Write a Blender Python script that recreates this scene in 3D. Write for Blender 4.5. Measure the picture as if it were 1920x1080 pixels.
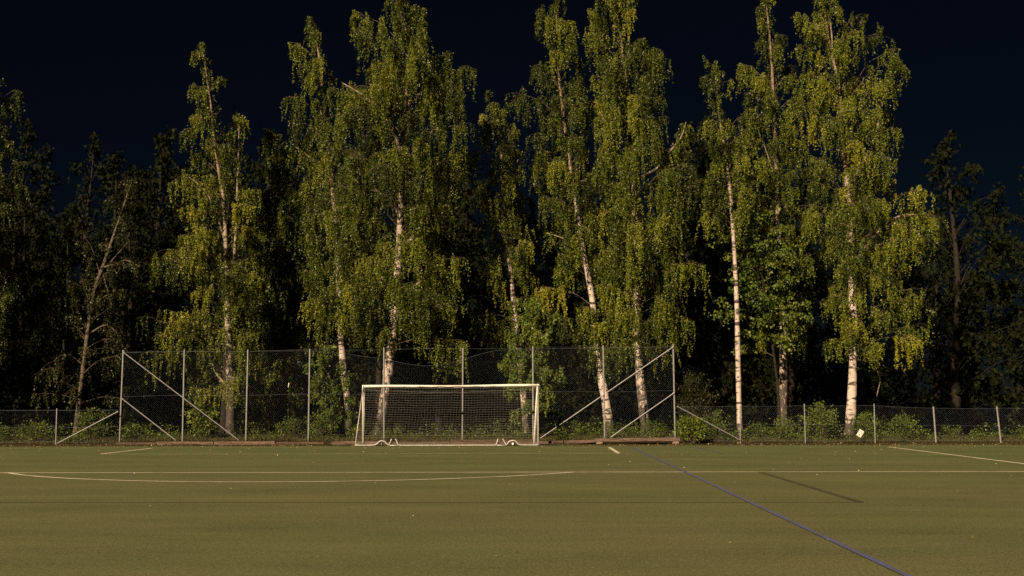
import bpy, math, random
import numpy as np
from mathutils import Vector

# ------------------------------------------------------------------ camera, sky, sun, exposure
SC = bpy.context.scene
COL = SC.collection
for ob in list(bpy.data.objects):
    bpy.data.objects.remove(ob)

cam_d = bpy.data.cameras.new('camera')
cam = bpy.data.objects.new('camera', cam_d)
COL.objects.link(cam)
cam.location = (6.432, -45.954, 1.737)
cam.rotation_mode = 'QUATERNION'
YAW, PITCH, ROLL = 0.02459, 0.10091, -0.00264
f_ = Vector((-math.sin(YAW) * math.cos(PITCH), math.cos(YAW) * math.cos(PITCH), math.sin(PITCH)))
r_ = Vector((math.cos(YAW), math.sin(YAW), 0))
u_ = r_.cross(f_)
rr = math.cos(ROLL) * r_ + math.sin(ROLL) * u_
uu = -math.sin(ROLL) * r_ + math.cos(ROLL) * u_
from mathutils import Matrix
cam.rotation_quaternion = Matrix((rr, uu, -f_)).transposed().to_quaternion()
cam_d.sensor_width = 36.0
cam_d.lens = 36.0 * 2143.36 / 1920.0
cam_d.clip_end = 3000
SC.camera = cam

SUN_EL = math.radians(31)
SUN_AZ = math.radians(30)          # light comes from behind the camera, from the left
to_sun = Vector((-math.sin(SUN_AZ) * math.cos(SUN_EL), -math.cos(SUN_AZ) * math.cos(SUN_EL), math.sin(SUN_EL)))
sun_d = bpy.data.lights.new('floodlight', 'SUN')
sun_d.energy = 3.6
sun_d.angle = math.radians(0.6)
sun_d.color = (1.0, 0.79, 0.53)
sun = bpy.data.objects.new('floodlight', sun_d)
sun.rotation_mode = 'QUATERNION'
sun.rotation_quaternion = (-to_sun).to_track_quat('-Z', 'Y')
sun.location = to_sun * 60
COL.objects.link(sun)

W = bpy.data.worlds.new('World')
SC.world = W
W.use_nodes = True
wn = W.node_tree
bg = wn.nodes['Background']
sky = wn.nodes.new('ShaderNodeTexSky')
sky.sky_type = 'NISHITA'
sky.sun_disc = False
sky.sun_elevation = SUN_EL
sky.sun_rotation = math.atan2(to_sun.x, to_sun.y)
sky.ozone_density = 10.0
sky.dust_density = 0.0
sky.air_density = 1.0
wn.links.new(sky.outputs[0], bg.inputs[0])
bg.inputs[1].default_value = 0.00045

SC.view_settings.view_transform = 'Standard'
SC.view_settings.look = 'None'
SC.view_settings.gamma = 1.0
SC.view_settings.use_curve_mapping = False
SC.view_settings.exposure = 1.35
SC.render.engine = 'CYCLES'
SC.cycles.use_denoising = False
SC.cycles.max_bounces = 5
SC.cycles.diffuse_bounces = 3
SC.cycles.transmission_bounces = 3

rng = np.random.default_rng(11)
random.seed(5)

# ------------------------------------------------------------------ materials
def new_mat(name):
    m = bpy.data.materials.new(name)
    m.use_nodes = True
    nt = m.node_tree
    return m, nt, nt.nodes['Principled BSDF']

def nd(nt, typ, **kw):
    n = nt.nodes.new(typ)
    for k, v in kw.items():
        if k in n.inputs.keys() if hasattr(n.inputs, 'keys') else False:
            n.inputs[k].default_value = v
        else:
            setattr(n, k, v)
    return n

def noise(nt, scale, detail=4, rough=0.55, vec=None, dist=0.0):
    n = nt.nodes.new('ShaderNodeTexNoise')
    n.inputs['Scale'].default_value = scale
    n.inputs['Detail'].default_value = detail
    n.inputs['Roughness'].default_value = rough
    n.inputs['Distortion'].default_value = dist
    if vec is not None:
        nt.links.new(vec, n.inputs['Vector'])
    return n.outputs['Fac']

def ramp(nt, fac, stops, interp='LINEAR'):
    n = nt.nodes.new('ShaderNodeValToRGB')
    n.color_ramp.interpolation = interp
    el = n.color_ramp.elements
    while len(el) < len(stops):
        el.new(0.5)
    for e, (p, c) in zip(el, stops):
        e.position = p
        e.color = (*c, 1) if len(c) == 3 else c
    nt.links.new(fac, n.inputs[0])
    return n.outputs[0]

def mapping(nt, scale, src='Object'):
    tc = nt.nodes.new('ShaderNodeTexCoord')
    mp = nt.nodes.new('ShaderNodeMapping')
    mp.inputs['Scale'].default_value = scale
    nt.links.new(tc.outputs[src], mp.inputs['Vector'])
    return mp.outputs[0]

def mix(nt, a, b, fac, mode='MIX'):
    n = nt.nodes.new('ShaderNodeMix')
    n.data_type = 'RGBA'
    n.blend_type = mode
    for sock, v in ((n.inputs[6], a), (n.inputs[7], b)):
        if isinstance(v, (tuple, list)):
            sock.default_value = (*v, 1)
        else:
            nt.links.new(v, sock)
    if isinstance(fac, (int, float)):
        n.inputs[0].default_value = fac
    else:
        nt.links.new(fac, n.inputs[0])
    return n.outputs[2]

def math_(nt, op, a, b=0.0, clamp=False):
    n = nt.nodes.new('ShaderNodeMath')
    n.operation = op
    n.use_clamp = clamp
    for s, v in ((n.inputs[0], a), (n.inputs[1], b)):
        if isinstance(v, (int, float)):
            s.default_value = v
        else:
            nt.links.new(v, s)
    return n.outputs[0]

def bump(nt, bs, height, strength, dist):
    b = nt.nodes.new('ShaderNodeBump')
    b.inputs['Strength'].default_value = strength
    b.inputs['Distance'].default_value = dist
    nt.links.new(height, b.inputs['Height'])
    nt.links.new(b.outputs[0], bs.inputs['Normal'])

def mat_leaf(name, stops, rough=0.45, trans=0.2, spec=0.3):
    m, nt, bs = new_mat(name)
    at = nt.nodes.new('ShaderNodeAttribute')
    at.attribute_name = 'tint'
    c = ramp(nt, at.outputs['Fac'], stops)
    nt.links.new(c, bs.inputs['Base Color'])
    bs.inputs['Roughness'].default_value = rough
    bs.inputs['Specular IOR Level'].default_value = spec
    tr = nt.nodes.new('ShaderNodeBsdfTranslucent')
    nt.links.new(c, tr.inputs['Color'])
    ms = nt.nodes.new('ShaderNodeMixShader')
    ms.inputs[0].default_value = trans
    nt.links.new(bs.outputs[0], ms.inputs[1])
    nt.links.new(tr.outputs[0], ms.inputs[2])
    nt.links.new(ms.outputs[0], nt.nodes['Material Output'].inputs['Surface'])
    return m

BIRCH_LEAF = mat_leaf('birch_leaf', [(0.0, (.007, .012, .002)), (.35, (.053, .068, .006)), (.65, (.160, .178, .013)), (1.0, (.27, .23, .015))])
FOREST_SHADE_LEAF = mat_leaf('forest_shade_leaf', [(0.0, (.005, .007, .0025)), (.5, (.010, .013, .004)), (1.0, (.020, .023, .006))], rough=.7, trans=.1, spec=.05)  # forest shade put into the leaf colour, darker than natural foliage
DIMMED_LEAF = mat_leaf('dimmed_leaf', [(0.0, (.012, .016, .004)), (.5, (.032, .036, .007)), (1.0, (.070, .070, .012))])  # weak light put into the leaf colour, for dim foliage
BUSH_LEAF = mat_leaf('bush_leaf', [(0.0, (.024, .042, .006)), (.5, (.082, .118, .013)), (1.0, (.15, .16, .02))])
GRASS_MAT = mat_leaf('grass_blade', [(0.0, (.025, .032, .008)), (.5, (.065, .058, .018)), (1.0, (.13, .085, .035))], rough=.7)
LITTER_MAT = mat_leaf('fallen_leaf', [(0.0, (.06, .03, .012)), (.5, (.16, .09, .03)), (1.0, (.42, .36, .16))], rough=.6, trans=.1)

def mat_birch_bark(name, white=(.50, .405, .345), rough_h=4.5):
    m, nt, bs = new_mat(name)
    tc = nt.nodes.new('ShaderNodeTexCoord')
    sep = nt.nodes.new('ShaderNodeSeparateXYZ')
    nt.links.new(tc.outputs['Object'], sep.inputs[0])
    # horizontal lenticel dashes
    l = noise(nt, 1.0, 4, .65, mapping(nt, (4.0, 4.0, 11)), .5)
    lm = ramp(nt, l, [(.585, (0, 0, 0)), (.64, (1, 1, 1))])
    # black diamond cracks, wider towards the foot of the tree
    d = noise(nt, 1.0, 5, .66, mapping(nt, (8, 8, 3.2)), 1.0)
    h = nt.nodes.new('ShaderNodeMapRange')
    h.inputs['From Min'].default_value = 0.2
    h.inputs['From Max'].default_value = rough_h
    h.inputs['To Min'].default_value = 0.13
    h.inputs['To Max'].default_value = -0.16
    nt.links.new(sep.outputs['Z'], h.inputs['Value'])
    dd = math_(nt, 'ADD', d, h.outputs[0])
    dm = ramp(nt, dd, [(.46, (0, 0, 0)), (.52, (1, 1, 1))])
    big = noise(nt, 1.6, 3, .5, mapping(nt, (1, 1, .8)))
    bigm = ramp(nt, big, [(.54, (0, 0, 0)), (.60, (1, 1, 1))])
    # dark collars below the branches, scattered up the stem
    col = noise(nt, 1.0, 2, .5, mapping(nt, (1.2, 1.2, 5)))
    cm = ramp(nt, col, [(.55, (0, 0, 0)), (.60, (1, 1, 1))])
    wv = noise(nt, 3.0, 4, .6, tc.outputs['Object'])
    wc = ramp(nt, wv, [(.3, tuple(.62 * c for c in white)), (.7, white)])
    dark = ramp(nt, noise(nt, 30, 3, .6, tc.outputs['Object']), [(.3, (.018, .014, .012)), (.7, (.085, .065, .052))])
    c = mix(nt, wc, dark, lm)
    c = mix(nt, c, dark, cm)
    c = mix(nt, c, dark, dm)
    # thin upper stem turns brown
    up = nt.nodes.new('ShaderNodeMapRange')
    up.inputs['From Min'].default_value = 6.5
    up.inputs['From Max'].default_value = 15.0
    nt.links.new(sep.outputs['Z'], up.inputs['Value'])
    c = mix(nt, c, (.15, .092, .055), math_(nt, 'MULTIPLY', up.outputs[0], .8))
    nt.links.new(c, bs.inputs['Base Color'])
    bs.inputs['Roughness'].default_value = .75
    bs.inputs['Specular IOR Level'].default_value = .25
    bump(nt, bs, math_(nt, 'ADD', dd, math_(nt, 'MULTIPLY', l, .5)), .6, .02)
    return m

BARK = mat_birch_bark('birch_bark')
BARK_CLEAN = mat_birch_bark('smooth_birch_bark', white=(.54, .44, .375), rough_h=1.2)
BARK_ROUGH = mat_birch_bark('rough_birch_bark', white=(.40, .33, .27), rough_h=7.0)

def mat_simple(name, stops, scale=8, rough=.7, spec=.3, metal=0.0, stretch=(1, 1, 1), bmp=0.0):
    m, nt, bs = new_mat(name)
    f = noise(nt, scale, 5, .6, mapping(nt, stretch))
    nt.links.new(ramp(nt, f, stops), bs.inputs['Base Color'])
    bs.inputs['Roughness'].default_value = rough
    bs.inputs['Specular IOR Level'].default_value = spec
    bs.inputs['Metallic'].default_value = metal
    if bmp:
        bump(nt, bs, f, .6, bmp)
    return m

DARK_BARK = mat_simple('dark_bark', [(.3, (.03, .024, .018)), (.7, (.11, .085, .06))], 10, .9, .1, 0, (1, 1, .25), .03)
FOREST_SHADE_BARK = mat_simple('forest_shade_bark', [(.3, (.010, .008, .006)), (.7, (.030, .024, .018))], 10, .9, .1)  # bark colour darkened to imitate the shade of the forest
DIM_BARK = mat_simple('dimmed_bark', [(.35, (.05, .036, .026)), (.65, (.13, .10, .075))], 6, .85, .2)  # pale bark dimmed in colour, for the weakly lit leaning stem
PALE_BARK = mat_simple('pale_branch_bark', [(.35, (.13, .095, .07)), (.65, (.30, .23, .18))], 6, .8, .2)
TWIG = mat_simple('twig_bark', [(.3, (.05, .035, .025)), (.7, (.14, .10, .07))], 6, .8, .2)
GALV = mat_simple('galvanised_steel', [(.3, (.15, .145, .15)), (.7, (.27, .255, .26))], 14, .55, .5, 0.25)
WIRE = mat_simple('fence_wire', [(.3, (.085, .098, .115)), (.7, (.15, .168, .195))], 3, .5, .4, .3)
WHITE_PAINT = mat_simple('goal_paint', [(.25, (.50, .46, .40)), (.5, (.68, .64, .56)), (.75, (.74, .70, .62))], 9, .45, .5)
ALU = mat_simple('scuffed_aluminium', [(.3, (.26, .24, .22)), (.7, (.48, .44, .40))], 12, .5, .5, .2)
NET = mat_simple('net_cord', [(.3, (.10, .095, .083)), (.7, (.18, .168, .148))], 5, .8, .2)
RUBBER = mat_simple('black_rubber', [(.3, (.012, .012, .013)), (.7, (.03, .03, .03))], 20, .7, .3)
HUB = mat_simple('white_plastic', [(.3, (.5, .5, .5)), (.7, (.7, .7, .69))], 10, .5, .4)
TIMBER = mat_simple('weathered_timber', [(.28, (.030, .019, .014)), (.5, (.105, .068, .050)), (.72, (.175, .118, .088))], 3.0, .85, .2, 0, (1, 6, 8), .02)
TIMBER_DARK = mat_simple('brown_timber', [(.28, (.024, .015, .010)), (.5, (.068, .043, .029)), (.72, (.115, .077, .055))], 3.0, .85, .2, 0, (.8, 6, 8), .02)
BLOCK = mat_simple('concrete_block', [(.3, (.14, .10, .08)), (.7, (.24, .18, .14))], 9, .9, .2, 0, (1, 1, 1), .01)
SIGN_WHITE = mat_simple('sign_white', [(.3, (.55, .48, .45)), (.7, (.66, .60, .57))], 12, .5, .4)
SIGN_INK = mat_simple('sign_ink', [(.3, (.10, .03, .025)), (.7, (.16, .045, .035))], 12, .6, .3)
SIGN_GREY = mat_simple('sign_grey', [(.3, (.40, .31, .28)), (.7, (.45, .36, .33))], 12, .6, .3)
STRIP = mat_simple('white_strip', [(.3, (.55, .52, .48)), (.7, (.7, .68, .64))], 12, .5, .4)

def mat_turf():
    m, nt, bs = new_mat('artificial_turf')
    tc = nt.nodes.new('ShaderNodeTexCoord')
    o = tc.outputs['Object']
    fine = noise(nt, 58, 4, .75, o)
    mid = noise(nt, 24, 4, .7, mapping(nt, (1, .6, 1)))
    tuft = noise(nt, 1.0, 2, .6, mapping(nt, (60, 22, 1)), 1.5)
    tuft2 = noise(nt, 1.0, 2, .6, mapping(nt, (24, 52, 1)), 1.5)
    wide = noise(nt, .16, 4, .6, o)
    worn = noise(nt, .55, 5, .68, mapping(nt, (.35, 1.0, 1)))
    patch = noise(nt, 1.1, 4, .65, mapping(nt, (.5, 1.2, 1)))
    c = ramp(nt, fine, [(.28, (.024, .027, .013)), (.45, (.060, .062, .030)), (.57, (.096, .093, .047)), (.72, (.17, .16, .09))])
    green = mix(nt, c, (.86, 1.10, .80), 1.0, 'MULTIPLY')
    sand = mix(nt, c, (1.06, 1.06, .96), 1.0, 'MULTIPLY')
    k = math_(nt, 'ADD', math_(nt, 'MULTIPLY', wide, .6), math_(nt, 'MULTIPLY', patch, .4))
    kk = ramp(nt, k, [(.38, (0, 0, 0)), (.60, (1, 1, 1))])
    sp_ = nt.nodes.new('ShaderNodeSeparateXYZ')
    nt.links.new(o, sp_.inputs[0])
    mr = nt.nodes.new('ShaderNodeMapRange')          # the middle of the pitch is worn and sandier than its margin
    for k_, v_ in (('From Min', -4.0), ('From Max', -20.0), ('To Min', .15), ('To Max', .95)):
        mr.inputs[k_].default_value = v_
    nt.links.new(sp_.outputs['Y'], mr.inputs['Value'])
    kk = math_(nt, 'ADD', math_(nt, 'MULTIPLY', kk, .45), math_(nt, 'MULTIPLY', mr.outputs[0], .6), True)
    c = mix(nt, green, sand, kk)
    md = ramp(nt, mid, [(.30, (.72, .72, .72)), (.70, (1.38, 1.38, 1.38))])
    c = mix(nt, c, md, 1.0, 'MULTIPLY')
    c = mix(nt, c, ramp(nt, worn, [(.32, (.80, .83, .80)), (.68, (1.20, 1.16, 1.16))]), 1.0, 'MULTIPLY')
    for t_ in (tuft, tuft2):
        sp = ramp(nt, t_, [(.60, (0, 0, 0)), (.70, (1, 1, 1))])
        c = mix(nt, c, (.22, .20, .115), math_(nt, 'MULTIPLY', sp, .55))
        dk = ramp(nt, t_, [(.30, (1, 1, 1)), (.42, (0, 0, 0))])
        c = mix(nt, c, (.028, .028, .014), math_(nt, 'MULTIPLY', dk, .45))
    nt.links.new(c, bs.inputs['Base Color'])
    bs.inputs['Roughness'].default_value = .85
    bs.inputs['Specular IOR Level'].default_value = .12
    bump(nt, bs, math_(nt, 'ADD', fine, math_(nt, 'MULTIPLY', mid, .8)), .4, .003)
    return m

def mat_line(name, col, wear, turf=(.075, .072, .034)):
    m, nt, bs = new_mat(name)
    tc = nt.nodes.new('ShaderNodeTexCoord')
    f = noise(nt, 60, 3, .7, tc.outputs['Object'])
    g = noise(nt, 1.1, 4, .6, tc.outputs['Object'])
    k = math_(nt, 'ADD', math_(nt, 'MULTIPLY', f, .55), math_(nt, 'MULTIPLY', g, .45))
    msk = ramp(nt, k, [(wear - .11, (0, 0, 0)), (wear + .10, (1, 1, 1))])
    cc = ramp(nt, f, [(.3, tuple(.7 * c for c in col)), (.7, col)])
    nt.links.new(mix(nt, turf, cc, msk), bs.inputs['Base Color'])
    bs.inputs['Roughness'].default_value = .85
    bs.inputs['Specular IOR Level'].default_value = .15
    bump(nt, bs, f, .5, .01)
    return m

TURF = mat_turf()
LINE_WHITE = mat_line('white_line_fibre', (.62, .56, .44), .42)
LINE_WORN = mat_line('worn_white_line_fibre', (.50, .45, .34), .46)
LINE_FAINT = mat_line('faint_white_line_fibre', (.36, .34, .24), .48)
LINE_BLUE = mat_line('blue_line_fibre', (.085, .095, .24), .47)
LINE_FAINT_BLUE = mat_line('faint_blue_line_fibre', (.06, .06, .12), .50)
LINE_DARK = mat_line('dark_line_fibre', (.043, .040, .023), .50)
LINE_DARK_FAINT = mat_line('faint_dark_line_fibre', (.050, .050, .026), .53)

def mat_soil():
    m, nt, bs = new_mat('soil')
    tc = nt.nodes.new('ShaderNodeTexCoord')
    o = tc.outputs['Object']
    f = noise(nt, 26, 5, .7, o)
    g = noise(nt, 1.4, 4, .6, o)
    c = ramp(nt, f, [(.3, (.010, .007, .005)), (.55, (.028, .019, .012)), (.72, (.060, .038, .022))])
    moss = ramp(nt, f, [(.3, (.012, .014, .005)), (.7, (.045, .044, .015))])
    gm = ramp(nt, g, [(.42, (0, 0, 0)), (.58, (1, 1, 1))])
    nt.links.new(mix(nt, c, moss, gm), bs.inputs['Base Color'])
    bs.inputs['Roughness'].default_value = .95
    bs.inputs['Specular IOR Level'].default_value = .1
    bump(nt, bs, f, .8, .04)
    return m
SOIL = mat_soil()

# ------------------------------------------------------------------ mesh helpers
def fast_mesh(name, V, F3=None, F4=None, tint=None, smooth=False):
    me = bpy.data.meshes.new(name)
    V = np.asarray(V, np.float32)
    parts, starts, tot = [], [], 0
    for F, k in ((F3, 3), (F4, 4)):
        if F is not None and len(F):
            F = np.asarray(F, np.int32)
            parts.append(F.ravel())
            starts.append(tot + np.arange(len(F), dtype=np.int32) * k)
            tot += F.size
    li = np.concatenate(parts)
    ls = np.concatenate(starts)
    me.vertices.add(len(V))
    me.vertices.foreach_set('co', V.ravel())
    me.loops.add(len(li))
    me.loops.foreach_set('vertex_index', li)
    me.polygons.add(len(ls))
    me.polygons.foreach_set('loop_start', ls)
    me.polygons.foreach_set('use_smooth', np.full(len(ls), bool(smooth)))
    me.update(calc_edges=True)
    if tint is not None:
        a = me.attributes.new('tint', 'FLOAT', 'POINT')
        a.data.foreach_set('value', np.asarray(tint, np.float32))
    return me

class Buf:
    """collects tubes and boxes into one mesh"""
    def __init__(s):
        s.V, s.Q, s.T, s.n = [], [], [], 0
    def tube(s, pts, rad, k=6, cap=True, ref=None):
        P = np.asarray(pts, float)
        n = len(P)
        R = np.full(n, rad, float) if np.isscalar(rad) else np.asarray(rad, float)
        D = np.gradient(P, axis=0)
        D /= np.linalg.norm(D, axis=1, keepdims=True) + 1e-9
        m = D.mean(0)
        if ref is None:
            ref = np.eye(3)[np.argmin(np.abs(m))]
        A = np.cross(D, ref)
        A /= np.linalg.norm(A, axis=1, keepdims=True) + 1e-9
        B = np.cross(D, A)
        th = np.arange(k) * 2 * math.pi / k
        ring = P[:, None] + R[:, None, None] * (A[:, None] * np.cos(th)[None, :, None] + B[:, None] * np.sin(th)[None, :, None])
        s.V.append(ring.reshape(-1, 3))
        i = np.arange(n - 1)[:, None] * k
        j = np.arange(k)[None]
        j2 = (j + 1) % k
        s.Q.append((np.stack([i + j, i + k + j, i + k + j2, i + j2], -1) + s.n).reshape(-1, 4))
        if cap:
            for base, flip in ((0, 0), ((n - 1) * k, 1)):
                for q in range(1, k - 1):
                    t = [base, base + q, base + q + 1]
                    s.T.append([x + s.n for x in (t[::-1] if flip else t)])
        s.n += n * k
        return s
    def box(s, c, size, rz=0.0, ry=0.0, bev=0.0):
        hx, hy, hz = (v / 2 for v in size)
        b = min(bev, hx * .9, hy * .9, hz * .9)
        if b > 0:      # chamfered along the long x axis
            prof = [(-hy + b, -hz), (hy - b, -hz), (hy, -hz + b), (hy, hz - b), (hy - b, hz), (-hy + b, hz), (-hy, hz - b), (-hy, -hz + b)]
        else:
            prof = [(-hy, -hz), (hy, -hz), (hy, hz), (-hy, hz)]
        k = len(prof)
        v = np.array([(x, y, z) for x in (-hx, hx) for y, z in prof])
        cy, sy, cz, sz = math.cos(ry), math.sin(ry), math.cos(rz), math.sin(rz)
        v = np.stack([v[:, 0] * cy + v[:, 2] * sy, v[:, 1], -v[:, 0] * sy + v[:, 2] * cy], -1)
        v = np.stack([v[:, 0] * cz - v[:, 1] * sz, v[:, 0] * sz + v[:, 1] * cz, v[:, 2]], -1) + np.array(c)
        s.V.append(v)
        s.Q.append(np.array([[q, (q + 1) % k, k + (q + 1) % k, k + q] for q in range(k)]) + s.n)
        for q in range(1, k - 1):
            s.T.append([s.n, s.n + q + 1, s.n + q])
            s.T.append([s.n + k, s.n + k + q, s.n + k + q + 1])
        s.n += 2 * k
        return s
    def mesh(s, name, smooth=False):
        return fast_mesh(name, np.concatenate(s.V), s.T if s.T else None, np.concatenate(s.Q) if s.Q else None, smooth=smooth)

def link(name, me, mat, parent=None, loc=None):
    ob = bpy.data.objects.new(name, me)
    if mat is not None and not me.materials:
        me.materials.append(mat)
    COL.objects.link(ob)
    if parent is not None:
        ob.parent = parent
    if loc is not None:
        ob.location = loc
    return ob

def tag(o, label, cat, group=None, kind=None):
    o['label'] = label
    if cat: o['category'] = cat
    if group: o['group'] = group
    if kind: o['kind'] = kind
    return o

def thing(name, label, cat, loc=(0, 0, 0), group=None):
    o = bpy.data.objects.new(name, None)
    o.empty_display_size = .2
    COL.objects.link(o)
    o.location = loc
    return tag(o, label, cat, group)

def structure(name, me, mat, label=None):
    o = link(name, me, mat)
    o['kind'] = 'structure'
    if label: o['label'] = label
    return o

def copy_thing(root, loc, rz=0.0, sc=1.0, label=None, group=None):
    r = root.copy()
    COL.objects.link(r)
    r.location = loc
    r.rotation_euler = (0, 0, rz)
    r.scale = (sc, sc, sc)
    if label: r['label'] = label
    if group: r['group'] = group
    for ch in list(root.children):
        c = ch.copy()
        COL.objects.link(c)
        c.parent = r
    return r

def unit(a):
    return a / (np.linalg.norm(a, axis=-1, keepdims=True) + 1e-9)

def leaves(P, A, N, L, Wd, tint, name):
    """folded rhombic leaves: base P, axis A, normal N, length L, width Wd"""
    A = unit(A)
    S = unit(np.cross(A, N))
    N = np.cross(S, A)
    L = L[:, None]
    Wd = Wd[:, None]
    mid = P + .42 * L * A + .13 * Wd * N
    V = np.stack([P, mid - .5 * Wd * S, P + L * A, mid + .5 * Wd * S], 1).reshape(-1, 3)
    i = np.arange(len(P))[:, None] * 4
    F = np.concatenate([i + np.array([[0, 3, 2]]), i + np.array([[0, 2, 1]])], 1).reshape(-1, 3)
    return fast_mesh(name, V, F3=F, tint=np.repeat(np.clip(tint, 0, 1), 4))

def small_leaves(P, A, N, L, Wd, tint, name):
    """deltoid leaves, one triangle each: two corners at the stalk end, a point at the tip"""
    A = unit(A)
    S = unit(np.cross(A, N))
    L = L[:, None]
    Wd = Wd[:, None]
    V = np.stack([P - .5 * Wd * S, P + L * A, P + .5 * Wd * S], 1).reshape(-1, 3)
    return fast_mesh(name, V, F3=np.arange(len(V)).reshape(-1, 3), tint=np.repeat(np.clip(tint, 0, 1), 3))

def smooth_path(pts, n):
    """Catmull-Rom resample of rows (any columns)"""
    P = np.asarray(pts, float)
    if len(P) < 3:
        t = np.linspace(0, 1, n)[:, None]
        return P[0] * (1 - t) + P[-1] * t
    E = np.vstack([2 * P[0] - P[1], P, 2 * P[-1] - P[-2]])
    u = np.linspace(0, len(P) - 1 - 1e-6, n)
    i = u.astype(int)
    t = (u - i)[:, None]
    a, b, c, d = E[i], E[i + 1], E[i + 2], E[i + 3]
    return .5 * (2 * b + (c - a) * t + (2 * a - 5 * b + 4 * c - d) * t ** 2 + (3 * b - a - 3 * c + d) * t ** 3)

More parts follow.
